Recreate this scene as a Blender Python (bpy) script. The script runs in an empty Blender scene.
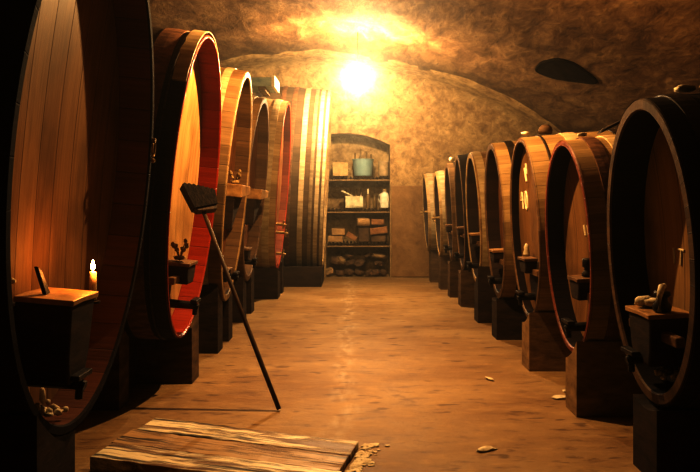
import bpy, bmesh, math, random
from mathutils import Vector, Matrix, noise
random.seed(7)
sin, cos, pi = math.sin, math.cos, math.pi
scene = bpy.context.scene
col = scene.collection

# ------------------------------------------------------------------ materials
def new_mat(name):
    m = bpy.data.materials.new(name); m.use_nodes = True
    nt = m.node_tree; nt.nodes.clear()
    out = nt.nodes.new('ShaderNodeOutputMaterial'); b = nt.nodes.new('ShaderNodeBsdfPrincipled')
    nt.links.new(b.outputs[0], out.inputs[0])
    return m, nt, b
class NT:
    def __init__(s, nt): s.nt = nt
    def n(s, t, **kw):
        x = s.nt.nodes.new(t)
        for k, v in kw.items(): setattr(x, k, v)
        return x
    def l(s, a, b): s.nt.links.new(a, b)
    def setin(s, node, i, v):
        if isinstance(v, bpy.types.NodeSocket): s.l(v, node.inputs[i])
        else: node.inputs[i].default_value = v
    def math(s, op, a, b=0.0, c=None, clamp=False):
        x = s.n('ShaderNodeMath', operation=op); x.use_clamp = clamp
        s.setin(x, 0, a); s.setin(x, 1, b)
        if c is not None: s.setin(x, 2, c)
        return x.outputs[0]
    def mix(s, f, a, b, mode='MIX'):
        x = s.n('ShaderNodeMix', data_type='RGBA', blend_type=mode)
        s.setin(x, 0, f); s.setin(x, 6, a); s.setin(x, 7, b)
        return x.outputs[2]
    def noise(s, vec, scale, detail=4, rough=.55, dist=0):
        x = s.n('ShaderNodeTexNoise'); s.l(vec, x.inputs['Vector'])
        x.inputs['Scale'].default_value = scale; x.inputs['Detail'].default_value = detail
        x.inputs['Roughness'].default_value = rough; x.inputs['Distortion'].default_value = dist
        return x.outputs[0]
    def ramp(s, f, p0, p1):
        x = s.n('ShaderNodeMapRange'); x.clamp = True
        s.l(f, x.inputs[0]); x.inputs[1].default_value = p0; x.inputs[2].default_value = p1
        return x.outputs[0]
    def scaled(s, vec, sc):
        x = s.n('ShaderNodeMapping'); s.l(vec, x.inputs[0]); x.inputs['Scale'].default_value = sc
        return x.outputs[0]
    def bump(s, h, strength, dist, b):
        x = s.n('ShaderNodeBump'); x.inputs['Strength'].default_value = strength; x.inputs['Distance'].default_value = dist
        s.l(h, x.inputs['Height']); s.l(x.outputs[0], b.inputs['Normal'])
def c4(c): return (c[0], c[1], c[2], 1)

def board_mat(name, dark, light, rough=.6, seam=.955, stain=.5, grain=(7, 1.3), coat=0, seam_dark=.4):
    """wood laid in boards: U counts boards, V is metres along the grain"""
    m, nt, b = new_mat(name); N = NT(nt)
    uv = N.n('ShaderNodeUVMap').outputs[0]
    sp = N.n('ShaderNodeSeparateXYZ'); N.l(uv, sp.inputs[0])
    fl = N.math('FLOOR', sp.outputs[0]); fr = N.math('FRACT', sp.outputs[0])
    wn = N.n('ShaderNodeTexWhiteNoise', noise_dimensions='1D'); N.l(fl, wn.inputs['W'])
    cb = N.n('ShaderNodeCombineXYZ'); N.l(sp.outputs[0], cb.inputs[0]); N.l(sp.outputs[1], cb.inputs[1]); N.l(N.math('MULTIPLY', fl, 3.7), cb.inputs[2])
    g = N.noise(N.scaled(cb.outputs[0], (grain[0], grain[1], 1)), 1.0, 6, .6, .6)
    big = N.noise(N.scaled(cb.outputs[0], (.6, 1.6, .02)), 1.2, 3)
    f = N.math('ADD', N.math('MULTIPLY', N.ramp(g, .3, .72), .55), N.math('MULTIPLY', wn.outputs[0], .45))
    c = N.mix(f, c4(dark), c4(light))
    c = N.mix(N.math('MULTIPLY', N.ramp(big, .45, .72), stain), c, c4([x*.3 for x in dark]))
    d = N.math('MULTIPLY', N.math('ABSOLUTE', N.math('SUBTRACT', fr, .5)), 2)
    se = N.ramp(d, seam, 1.0)
    c = N.mix(N.math('MULTIPLY', se, 1-seam_dark), c, c4([x*.2 for x in dark]))
    N.l(c, b.inputs['Base Color'])
    b.inputs['Roughness'].default_value = rough
    b.inputs['Specular IOR Level'].default_value = .3; b.inputs['Coat Weight'].default_value = coat; b.inputs['Coat Roughness'].default_value = .3
    h = N.math('SUBTRACT', N.math('MULTIPLY', g, .5), se)
    N.bump(h, .5, .008, b)
    return m
def plain_mat(name, dark, light, scale=(6, 6, 6), rough=.7, bump=.3, metal=0, lo=.35, hi=.65, dist=.01, spec=.4):
    m, nt, b = new_mat(name); N = NT(nt)
    tc = N.n('ShaderNodeTexCoord').outputs['Object']
    g = N.noise(N.scaled(tc, scale), 1.0, 6, .62, .3)
    N.l(N.mix(N.ramp(g, lo, hi), c4(dark), c4(light)), b.inputs['Base Color'])
    b.inputs['Roughness'].default_value = rough; b.inputs['Metallic'].default_value = metal
    b.inputs['Specular IOR Level'].default_value = spec
    N.bump(g, bump, dist, b)
    return m
def plaster_mat(name, dark, mid, light, stains, sc=1.0, streak=(1, 1, 1), bump=.6, dist=.05):
    m, nt, b = new_mat(name); N = NT(nt)
    tc = N.n('ShaderNodeTexCoord').outputs['Object']
    v = N.scaled(tc, streak)
    n1 = N.noise(v, 1.1*sc, 7, .65, .5); n2 = N.noise(v, 4.5*sc, 8, .7, .4); n3 = N.noise(tc, 22*sc, 5, .6)
    c = N.mix(N.ramp(n1, .35, .65), c4(dark), c4(mid))
    c = N.mix(N.ramp(n2, .48, .68), c, c4(light))
    c = N.mix(N.math('MULTIPLY', N.ramp(n2, .47, .33), .8), c, c4(stains))
    sp = N.noise(v, 9*sc, 3, .5)
    c = N.mix(N.math('MULTIPLY', N.ramp(sp, .62, .72), .55), c, c4(stains))
    N.l(c, b.inputs['Base Color'])
    b.inputs['Roughness'].default_value = .85; b.inputs['Specular IOR Level'].default_value = .25
    h = N.math('ADD', N.math('MULTIPLY', n2, .8), N.math('MULTIPLY', n3, .25))
    N.bump(h, bump, dist, b)
    return m

HEAD_GOLD = board_mat('head_gold', (.34, .19, .07), (.72, .50, .25), .45, stain=.4)
HEAD_AMBER = board_mat('head_amber', (.19, .10, .04), (.36, .215, .095), .5, stain=.5)
HEAD_BROWN = board_mat('head_brown', (.17, .075, .03), (.36, .18, .075), .5, stain=.45)
HEAD_DARK = board_mat('head_dark', (.11, .05, .022), (.26, .125, .055), .5, stain=.5)
STAVE_TAN = board_mat('stave_tan', (.30, .19, .085), (.56, .40, .21), .6, stain=.4)
STAVE_BROWN = board_mat('stave_brown', (.17, .10, .045), (.36, .23, .11), .62, stain=.5)
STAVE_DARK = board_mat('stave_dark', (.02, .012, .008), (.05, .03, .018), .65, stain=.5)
RIM_TAN = board_mat('rim_tan', (.28, .17, .075), (.50, .35, .17), .55, stain=.4)
RIM_BROWN = board_mat('rim_brown', (.10, .052, .022), (.25, .145, .065), .55, stain=.5)
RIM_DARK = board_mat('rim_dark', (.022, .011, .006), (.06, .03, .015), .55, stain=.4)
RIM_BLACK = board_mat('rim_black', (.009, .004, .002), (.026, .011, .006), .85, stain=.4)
RIM_WORN = board_mat('rim_worn', (.075, .04, .018), (.19, .11, .05), .7, stain=.6)
HEAD_TAN = board_mat('head_tan', (.36, .21, .09), (.58, .39, .19), .5, stain=.5)
RIM_UMBER = board_mat('rim_umber', (.10, .040, .017), (.22, .085, .035), .7, stain=.4)
RIM_RED = board_mat('rim_red', (.26, .030, .007), (.40, .056, .012), .38, stain=.18, seam_dark=.55)
RIM_OLDRED = board_mat('rim_old_red', (.15, .035, .016), (.28, .085, .035), .45, stain=.4)
HOOP_PALE = plain_mat('hoop_pale', (.30, .22, .12), (.50, .39, .24), (3, 20, 20), .5, .1)
HOOP_DULL = plain_mat('hoop_dull', (.16, .11, .055), (.28, .205, .115), (3, 20, 20), .55, .1)
HOOP_BRIGHT = plain_mat('hoop_bright', (.46, .34, .19), (.70, .56, .36), (3, 20, 20), .5, .1)
STAVE_UMBER = board_mat('stave_umber', (.08, .048, .022), (.17, .11, .055), .65, stain=.4)
STAVE_SHADE = board_mat('stave_shade', (.02, .012, .007), (.05, .032, .018), .65, stain=.4)  # near-black staves: the unlit side of the cask put into the colour
HOOP_RUST = plain_mat('hoop_rust', (.10, .045, .02), (.24, .12, .055), (8, 18, 18), .75, .5)
HOOP_DARK = plain_mat('hoop_dark', (.035, .024, .016), (.09, .06, .04), (8, 18, 18), .55, .3, .4)
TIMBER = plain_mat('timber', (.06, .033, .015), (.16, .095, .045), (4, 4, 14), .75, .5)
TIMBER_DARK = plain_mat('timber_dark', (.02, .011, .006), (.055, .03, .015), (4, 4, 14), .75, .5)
TIMBER_PALE = plain_mat('timber_pale', (.20, .12, .05), (.38, .25, .125), (5, 5, 14), .7, .4)
LEDGE = plain_mat('ledge_wood', (.26, .14, .05), (.52, .32, .14), (9, 4, 9), .5, .4)
LEDGE_DARK = plain_mat('ledge_dark_wood', (.12, .066, .03), (.28, .17, .085), (9, 4, 9), .55, .4)
IRON = plain_mat('iron', (.015, .012, .010), (.06, .045, .035), (20, 20, 20), .5, .3, .5)
BRASS = plain_mat('old_brass', (.20, .12, .045), (.40, .27, .11), (25, 25, 25), .55, .2, .3)
WAX = plain_mat('wax', (.50, .42, .28), (.66, .58, .42), (20, 20, 20), .5, .2)
PALE = plain_mat('pale_lump', (.55, .45, .30), (.80, .72, .56), (30, 30, 30), .85, .6)
PAPERY = plain_mat('pale_card', (.52, .44, .28), (.76, .68, .48), (12, 12, 12), .8, .2)
CARD = plain_mat('card', (.40, .27, .12), (.58, .42, .21), (10, 10, 10), .85, .2)
BLUE = plain_mat('blue_enamel', (.19, .29, .30), (.28, .37, .36), (7, 7, 7), .55, .2)
BLUEGREY = plain_mat('blue_grey_paint', (.18, .24, .25), (.38, .42, .38), (5, 9, 9), .7, .3)
GREY = plain_mat('old_tin', (.30, .21, .11), (.46, .34, .20), (12, 12, 12), .6, .2)
WHITEPL = plain_mat('white_plastic', (.66, .60, .46), (.84, .79, .64), (6, 6, 14), .5, .1)
BRICK = plain_mat('brick_clay', (.22, .10, .04), (.40, .21, .09), (12, 12, 12), .9, .6)
BRICKP = plain_mat('brick_pale', (.34, .20, .09), (.52, .34, .16), (12, 12, 12), .9, .6)
STONE = plain_mat('stone_dark', (.07, .04, .022), (.20, .12, .06), (6, 6, 6), .9, .8, dist=.03)
STONEP = plain_mat('stone_pale', (.22, .14, .07), (.42, .28, .14), (6, 6, 6), .9, .8, dist=.03)
BRISTLE = plain_mat('bristle', (.012, .008, .006), (.04, .026, .018), (60, 60, 8), .9, .8)
HANDLE = plain_mat('broom_handle', (.045, .026, .013), (.12, .07, .035), (30, 30, 3), .6, .3)
CHALK = plain_mat('chalk', (.72, .60, .38), (.9, .82, .6), (40, 40, 40), .9, .1)
SPRIG = plain_mat('dry_sprig', (.16, .10, .04), (.46, .33, .15), (30, 30, 30), .85, .3)
BLACKHOLE = plain_mat('opening_shade', (.006, .004, .003), (.022, .013, .008), (6, 6, 6), .95, .4, spec=.05)  # near-black, stands in for the shade inside the vent opening

def floor_mat():
    m, nt, b = new_mat('earth_floor'); N = NT(nt)
    tc = N.n('ShaderNodeTexCoord').outputs['Object']
    v = N.scaled(tc, (.8, 1.6, 1))
    n1 = N.noise(v, .9, 6, .6, .4); n2 = N.noise(v, 5, 7, .65, .3); n3 = N.noise(tc, 26, 5, .6)
    c = N.mix(N.ramp(n1, .35, .65), c4((.26, .155, .066)), c4((.37, .25, .125)))
    c = N.mix(N.math('MULTIPLY', N.ramp(n2, .52, .72), .45), c, c4((.52, .36, .18)))
    c = N.mix(N.math('MULTIPLY', N.ramp(n2, .45, .32), .75), c, c4((.16, .085, .035)))
    sp = N.noise(N.scaled(tc, (1.6, 3.5, 1)), 2.4, 2, .5)
    c = N.mix(N.math('MULTIPLY', N.ramp(sp, .63, .70), .7), c, c4((.12, .062, .026)))
    # pale streak down the aisle: sheen of a wet trail painted into the colour
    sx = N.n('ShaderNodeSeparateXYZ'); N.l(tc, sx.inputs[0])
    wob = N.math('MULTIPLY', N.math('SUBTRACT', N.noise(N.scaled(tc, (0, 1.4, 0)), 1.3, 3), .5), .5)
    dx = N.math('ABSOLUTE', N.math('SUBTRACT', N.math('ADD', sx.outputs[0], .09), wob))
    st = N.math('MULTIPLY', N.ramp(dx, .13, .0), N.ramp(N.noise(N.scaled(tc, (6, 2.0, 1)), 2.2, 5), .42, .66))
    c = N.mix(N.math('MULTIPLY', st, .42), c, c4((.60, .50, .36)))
    N.l(c, b.inputs['Base Color'])
    N.l(N.math('ADD', N.math('MULTIPLY', n2, .35), .42), b.inputs['Roughness'])
    b.inputs['Specular IOR Level'].default_value = .35
    N.bump(N.math('ADD', n2, N.math('MULTIPLY', n3, .3)), .35, .03, b)
    return m
FLOOR = floor_mat()
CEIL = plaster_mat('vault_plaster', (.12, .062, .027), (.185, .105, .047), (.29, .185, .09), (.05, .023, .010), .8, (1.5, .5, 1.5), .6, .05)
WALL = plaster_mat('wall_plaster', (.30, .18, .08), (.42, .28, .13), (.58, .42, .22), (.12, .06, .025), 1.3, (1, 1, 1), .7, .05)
DADO = plaster_mat('smooth_render', (.24, .135, .055), (.30, .18, .08), (.36, .22, .10), (.15, .08, .035), .9, (1, 1, 1), .35, .03)
def plank_mat(name, paint, amount):
    m, nt, b = new_mat(name); N = NT(nt)
    tc = N.n('ShaderNodeTexCoord').outputs['Object']
    g = N.noise(N.scaled(tc, (2.2, 40, 10)), 1.0, 6, .65, .4)
    p = N.noise(N.scaled(tc, (1.0, 9, 3)), 1.4, 8, .75, .6)
    c = N.mix(N.ramp(g, .3, .7), c4((.13, .065, .028)), c4((.34, .20, .09)))
    pf = N.ramp(N.math('ADD', p, N.math('MULTIPLY', N.math('SUBTRACT', g, .5), .35)), 1-amount-.05, 1-amount+.05)
    c = N.mix(N.math('MULTIPLY', pf, .92), c, c4(paint))
    dk = N.noise(N.scaled(tc, (1.3, 26, 5)), 1.3, 4, .6)
    c = N.mix(N.math('MULTIPLY', N.ramp(dk, .54, .62), .9), c, c4((.02, .011, .006)))
    N.l(c, b.inputs['Base Color']); b.inputs['Roughness'].default_value = .5
    N.bump(N.math('ADD', g, pf), .5, .006, b)
    return m
PLANK_WHITE = plank_mat('plank_whitewash', (.80, .72, .54), .52)
PLANK_MIXED = plank_mat('plank_worn', (.62, .48, .28), .40)
PLANK_BROWN = plank_mat('plank_brown', (.46, .31, .16), .55)
def emis(name, color, strength):
    m, nt, b = new_mat(name)
    b.inputs['Base Color'].default_value = c4(color); b.inputs['Emission Color'].default_value = c4(color)
    b.inputs['Emission Strength'].default_value = strength
    return m
FLAME = emis('flame', (1, .62, .18), 30)
BULB = emis('lit_bulb', (1, .72, .34), 160)
def glass_mat():
    m, nt, b = new_mat('bottle_glass')
    b.inputs['Base Color'].default_value = (.34, .22, .09, 1); b.inputs['Roughness'].default_value = .15
    b.inputs['Transmission Weight'].default_value = .35
    N = NT(nt); tc = N.n('ShaderNodeTexCoord').outputs['Object']
    N.bump(N.noise(tc, 30, 2), .05, .002, b)
    return m
GLASS = glass_mat()

# ------------------------------------------------------------------ mesh helper
class MB:
    def __init__(s): s.v = []; s.f = []; s.uv = []; s.hasuv = False
    def add(s, vs, fs, uvs=None):
        o = len(s.v); s.v += [tuple(p) for p in vs]
        for i, f in enumerate(fs):
            s.f.append([o+k for k in f]); s.uv.append(uvs[i] if uvs else None)
        if uvs: s.hasuv = True
    def box(s, lo, hi, M=None):
        x0, y0, z0 = lo; x1, y1, z1 = hi
        vs = [Vector(p) for p in ((x0,y0,z0),(x1,y0,z0),(x1,y1,z0),(x0,y1,z0),(x0,y0,z1),(x1,y0,z1),(x1,y1,z1),(x0,y1,z1))]
        if M is not None: vs = [M(p) if callable(M) else M @ p for p in vs]
        s.add(vs, [(0,3,2,1),(4,5,6,7),(0,1,5,4),(1,2,6,5),(2,3,7,6),(3,0,4,7)])
    def tube(s, pts, r, seg=10, caps=True):
        pts = [Vector(p) for p in pts]; n = len(pts)
        rs = r if isinstance(r, (list, tuple)) else [r]*n
        vs = []
        for i, p in enumerate(pts):
            t = (pts[min(i+1, n-1)]-pts[max(i-1, 0)]).normalized()
            a = t.cross(Vector((0, 0, 1)) if abs(t.z) < .9 else Vector((1, 0, 0))).normalized(); b = t.cross(a)
            for k in range(seg):
                th = 2*pi*k/seg; vs.append(p+a*(cos(th)*rs[i])+b*(sin(th)*rs[i]))
        fs = [(i*seg+k, i*seg+(k+1) % seg, (i+1)*seg+(k+1) % seg, (i+1)*seg+k) for i in range(n-1) for k in range(seg)]
        if caps: fs += [tuple(range(seg-1, -1, -1)), tuple((n-1)*seg+k for k in range(seg))]
        s.add(vs, fs)
    def lathe(s, prof, c=(0, 0, 0), seg=24, sy=1.0):
        c = Vector(c); vs = []; n = len(prof)
        for r, z in prof:
            for k in range(seg):
                th = 2*pi*k/seg; vs.append(c+Vector((r*cos(th), r*sin(th)*sy, z)))
        fs = [(i*seg+k, i*seg+(k+1) % seg, (i+1)*seg+(k+1) % seg, (i+1)*seg+k) for i in range(n-1) for k in range(seg)]
        fs += [tuple(range(seg-1, -1, -1)), tuple((n-1)*seg+k for k in range(seg))]
        s.add(vs, fs)
    def prism(s, poly, h0, h1, M):
        """poly of (a,b); M(h,a,b) -> point"""
        n = len(poly)
        vs = [M(h0, a, b) for a, b in poly]+[M(h1, a, b) for a, b in poly]
        fs = [tuple(range(n-1, -1, -1)), tuple(range(n, 2*n))]+[(k, (k+1) % n, n+(k+1) % n, n+k) for k in range(n)]
        s.add(vs, fs)
    def rock(s, c, size, seed, sub=2, rough=.25, rot=0, flat=.0):
        bm = bmesh.new(); bmesh.ops.create_icosphere(bm, subdivisions=sub, radius=1)
        off = Vector((seed*3.1, seed*7.7, seed*1.3)); R = Matrix.Rotation(rot, 3, 'Y') @ Matrix.Rotation(seed*1.7, 3, 'Z')
        vs = []
        for v in bm.verts:
            p = v.co.copy()
            m = max(abs(p.x), abs(p.y), abs(p.z)); p = p.lerp(p/m*.82, .55+flat)
            p *= 1+rough*noise.noise(p*1.3+off)+rough*.4*noise.noise(p*3.2+off)
            p = Vector((p.x*size[0], p.y*size[1], p.z*size[2]))
            vs.append(R @ p+Vector(c))
        fs = [tuple(v.index for v in f.verts) for f in bm.faces]; bm.free(); s.add(vs, fs)
    def build(s, name, mat, parent=None, smooth=False, bevel=0, fixn=True, mats=None):
        me = bpy.data.meshes.new(name); me.from_pydata(s.v, [], s.f); me.update()
        if s.hasuv:
            l = me.uv_layers.new(name='UVMap')
            for p in me.polygons:
                u = s.uv[p.index]
                if u:
                    for k, li in enumerate(p.loop_indices): l.data[li].uv = u[k]
        if fixn:
            bm = bmesh.new(); bm.from_mesh(me); bmesh.ops.recalc_face_normals(bm, faces=bm.faces); bm.to_mesh(me); bm.free()
        if smooth:
            for p in me.polygons: p.use_smooth = True
        me.materials.append(mat)
        o = bpy.data.objects.new(name, me); col.objects.link(o)
        if parent: o.parent = parent
        if bevel:
            b = o.modifiers.new('bevel', 'BEVEL'); b.width = bevel; b.segments = 2; b.limit_method = 'ANGLE'
        return o
def tag(o, label, cat, group=None, kind=None):
    o['label'] = label; o['category'] = cat
    if group: o['group'] = group
    if kind: o['kind'] = kind
    return o
def thing(name, label, cat, loc, group=None, rz=0):
    o = bpy.data.objects.new(name, None); o.empty_display_size = .1; col.objects.link(o)
    o.location = loc; o.rotation_euler = (0, 0, rz)
    return tag(o, label, cat, group)
def struct(o): o['kind'] = 'structure'; return o

# ------------------------------------------------------------------ room
VX, VZ, VR = -.8, 4.2, 8.0          # vault: axis x, crown height, radius
WX, WY, WB = 4.2, 14.0, -3.5
def vault_z(x): return VZ-(VR-math.sqrt(VR*VR-(x-VX)**2))
def build_room():
    m = MB(); m.add([(-WX, WB, 0), (WX, WB, 0), (WX, WY+.8, 0), (-WX, WY+.8, 0)], [(0, 1, 2, 3)])
    struct(m.build('floor', FLOOR, fixn=False))
    nx, ny = 90, 150; vs = []
    for j in range(ny+1):
        y = WB+(WY-WB)*j/ny
        for i in range(nx+1):
            x = -WX+2*WX*i/nx
            p = Vector((x, y*.7, 0))
            z = vault_z(x)+.055*noise.noise(p*.9)+.03*noise.noise(p*2.3)+.014*noise.noise(p*6)
            vs.append((x, y, z))
    fs = [(j*(nx+1)+i, j*(nx+1)+i+1, (j+1)*(nx+1)+i+1, (j+1)*(nx+1)+i) for j in range(ny) for i in range(nx)]
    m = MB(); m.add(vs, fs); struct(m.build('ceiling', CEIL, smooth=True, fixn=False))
    for nm, x in (('wall_left', -WX), ('wall_right', WX)):
        m = MB(); m.add([(x, WB, 0), (x, WY, 0), (x, WY, vault_z(x)+.1), (x, WB, vault_z(x)+.1)], [(0, 1, 2, 3)])
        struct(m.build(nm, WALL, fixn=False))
    m = MB(); xs = [-WX+2*WX*i/24 for i in range(25)]
    m.add([(x, WB, 0) for x in xs]+[(x, WB, vault_z(x)+.12) for x in xs], [(i, i+1, 26+i, 25+i) for i in range(24)])
    struct(m.build('wall_rear', DADO, fixn=False))
    # end wall with an arched recess
    n0, n1, nd = -.56, .68, .62
    def arch(x): return 2.80-.23*((x+.20)/.88)**2
    xs = [n0+(n1-n0)*i/16 for i in range(17)]
    m = MB(); T = lambda x: vault_z(x)+.12
    for a, b, k in ((-WX, n0, 10), (n1, WX, 10)):
        q = [a+(b-a)*i/k for i in range(k+1)]
        m.add([(x, WY, 0) for x in q]+[(x, WY, T(x)) for x in q], [(i, i+1, k+2+i, k+1+i) for i in range(k)])
    m.add([(x, WY, arch(x)) for x in xs]+[(x, WY, T(x)) for x in xs], [(i, i+1, 18+i, 17+i) for i in range(16)])
    m.add([(x, WY, arch(x)) for x in xs]+[(x, WY+nd, arch(x)) for x in xs], [(i, i+1, 18+i, 17+i) for i in range(16)])
    m.add([(x, WY+nd, 0) for x in xs]+[(x, WY+nd, arch(x)) for x in xs], [(i, i+1, 18+i, 17+i) for i in range(16)])
    for x in (n0, n1):
        m.add([(x, WY, 0), (x, WY+nd, 0), (x, WY+nd, arch(x)), (x, WY, arch(x))], [(0, 1, 2, 3)])
    struct(m.build('wall_end', WALL, fixn=False))
    m = MB(); m.box((.70, WY-.05, 0), (1.95, WY, 1.78)); struct(m.build('trim_1', DADO, bevel=.02))
build_room()
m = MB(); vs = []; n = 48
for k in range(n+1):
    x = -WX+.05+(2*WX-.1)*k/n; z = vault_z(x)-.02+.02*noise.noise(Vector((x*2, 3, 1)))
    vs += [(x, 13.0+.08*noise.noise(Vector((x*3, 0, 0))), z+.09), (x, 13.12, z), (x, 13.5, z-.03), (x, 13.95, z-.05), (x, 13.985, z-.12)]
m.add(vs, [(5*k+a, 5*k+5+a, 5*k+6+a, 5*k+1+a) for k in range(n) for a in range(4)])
struct(m.build('lit_band_rib', WALL, smooth=True, fixn=False))  # pale rib added for the bright band where the bulb lights the vault

# ------------------------------------------------------------------ casks
GAP = .014
def cask(side, X, Yc, a, b, Zc, lean, L, staves, rimm, headm, rec, hoops, label, group, t=.07, rimlabel=None, concave=.07, bulge=.03, nst=40, headlabel=None, inner=None, bandlabel=None):
    ph = math.radians(lean); root = thing('wine_cask', label, 'cask', (side*X, Yc, 0), group)
    def P(u, y, v): return Vector((side*(u*cos(ph)-v*sin(ph)), y, Zc+u*sin(ph)+v*cos(ph)))
    def k(u): w = (u-L/2)/(L/2); return 1+bulge*(1-w*w)
    def ring(u, off=0, seg=80):
        kk = k(u); return [((a*kk+off)*cos(2*pi*i/seg), (b*kk+off)*sin(2*pi*i/seg)) for i in range(seg)]
    SEG = 80
    def loft(prof):
        vs = []; fs = []; uvs = []
        for u, off in prof: vs += [P(u, y, v) for y, v in ring(u, off)]
        acc = [0]
        for i in range(1, len(prof)): acc.append(acc[-1]+math.hypot(prof[i][0]-prof[i-1][0], prof[i][1]-prof[i-1][1]))
        for j in range(len(prof)-1):
            for i in range(SEG):
                i2 = (i+1) % SEG
                fs.append((j*SEG+i, j*SEG+i2, (j+1)*SEG+i2, (j+1)*SEG+i))
                u0, u1 = i/SEG*nst, (i+1)/SEG*nst
                uvs.append([(u0, acc[j]), (u1, acc[j]), (u1, acc[j+1]), (u0, acc[j+1])])
        return vs, fs, uvs
    m = MB(); us = [.004]+[L*i/14 for i in range(1, 15)]
    vs, fs, uvs = loft([(u, 0) for u in us]+[(L, -t), (L-.08, -t-.01)])
    n = len(vs)//SEG; fs.append(tuple((n-1)*SEG+i for i in range(SEG))); uvs.append([(0, 0)]*SEG)
    m.add(vs, fs, uvs); m.build('staves', staves, root, smooth=False, fixn=True)
    m = MB(); m.add(*loft([(.012, .0015), (0, -.008), (0, -t+.008), (.012, -t)]))
    r = m.build('rim', rimm, root, fixn=False)
    m = MB(); m.add(*loft([(.011, -t), (rec*.5, -t-.004), (rec+.02, -t-.008)]))
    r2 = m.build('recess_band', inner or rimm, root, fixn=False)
    if bandlabel: r2['label'] = bandlabel
    if rimlabel:
        r['label'] = rimlabel
        if not inner: r2['label'] = rimlabel
    # head: dished disc of upright boards
    m = MB(); nr = 10; vs = [P(rec+concave, 0, 0)]; yv = [(0, 0)]
    ra, rb = a-t-.004, b-t-.004
    for j in range(1, nr+1):
        f = j/nr
        for i in range(SEG):
            th = 2*pi*i/SEG; y, v = ra*f*cos(th), rb*f*sin(th)
            vs.append(P(rec+concave*(1-f*f), y, v)); yv.append((y, v))
    fs = [(0, 1+i, 1+(i+1) % SEG) for i in range(SEG)]
    fs += [(1+(j-1)*SEG+i, 1+j*SEG+i, 1+j*SEG+(i+1) % SEG, 1+(j-1)*SEG+(i+1) % SEG) for j in range(1, nr) for i in range(SEG)]
    m.add(vs, fs, [[(yv[q][0]/.19+20.3, yv[q][1]) for q in f] for f in fs])
    h = m.build('head', headm, root, smooth=True, fixn=False)
    if headlabel: h['label'] = headlabel
    for u, w, hm in hoops:
        m = MB(); mid = u+w/2
        m.add(*loft([(u, -.002), (u, .010), (mid, .012), (u+w, .010), (u+w, -.002)]))
        m.build('hoop', hm, root, fixn=True)
    def headu(y, v): return rec+concave*max(0, 1-(y/ra)**2-(v/rb)**2)
    def bottom(xw, yl):
        """lowest z of the hull at world distance xw behind the face foot and lateral yl"""
        best = 9
        for i in range(60):
            u = L*i/59; kk = k(u)
            if abs(yl) >= a*kk: continue
            v = -(b*kk+.012)*math.sqrt(1-(yl/(a*kk))**2)
            xx = u*cos(ph)-v*sin(ph); zz = Zc+u*sin(ph)+v*cos(ph)
            if abs(xx-xw) < .04: best = min(best, zz)
        return best
    return dict(root=root, P=P, headu=headu, bottom=bottom, side=side, X=X, Yc=Yc, Zc=Zc, a=a, b=b, ph=ph, rec=rec, L=L, head=h)

def cradle(c, label, x0=-.02, x1=1.7, blocks=((-.11, .11),), mat=TIMBER, saddle=None, group='timber cradles', zmax=9):
    """timber under a cask; every block's top is cut to the hull"""
    s = c['side']; root = thing('cask_cradle', label, 'cradle', (s*c['X'], c['Yc'], 0), group)
    def block(y0, y1, xa, xb, nm, zb=0, mt=mat):
        nx, ny = 22, 6; vs = []; g = {}
        for j in range(ny+1):
            for i in range(nx+1):
                x = xa+(xb-xa)*i/nx; y = y0+(y1-y0)*j/ny
                z = c['bottom'](x, y)
                if z > 5: z = None
                g[i, j] = [x, y, z]
        for j in range(ny+1):
            row = [g[i, j][2] for i in range(nx+1)]; ok = [z for z in row if z is not None]
            for i in range(nx+1):
                if row[i] is None: row[i] = next((row[q] for q in range(i, nx+1) if row[q] is not None), ok[-1] if ok else .3)
            for i in range(nx+1): g[i, j][2] = min(zmax, max(min(row[max(0, i-1):i+2])-GAP, zb+.02))
        idx = {}
        for lev in (0, 1):
            for j in range(ny+1):
                for i in range(nx+1):
                    x, y, z = g[i, j]; idx[i, j, lev] = len(vs)
                    vs.append((s*x, y, z if lev else zb))
        fs = []
        for j in range(ny):
            for i in range(nx):
                fs.append([idx[i, j, 1], idx[i+1, j, 1], idx[i+1, j+1, 1], idx[i, j+1, 1]])
                fs.append([idx[i, j, 0], idx[i, j+1, 0], idx[i+1, j+1, 0], idx[i+1, j, 0]])
        for i in range(nx):
            for j in (0, ny): fs.append([idx[i, j, 0], idx[i+1, j, 0], idx[i+1, j, 1], idx[i, j, 1]])
        for j in range(ny):
            for i in (0, nx): fs.append([idx[i, j, 0], idx[i, j+1, 0], idx[i, j+1, 1], idx[i, j, 1]])
        m = MB(); m.add(vs, fs); return m.build(nm, mt, root)
    for bl in blocks:
        block(bl[0], bl[1], bl[2] if len(bl) > 2 else x0, x1, 'support_block')
    if saddle: block(saddle[0], saddle[1], x0+.45, x0+.75, 'cross_beam', mt=TIMBER_DARK)
    return root

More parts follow.
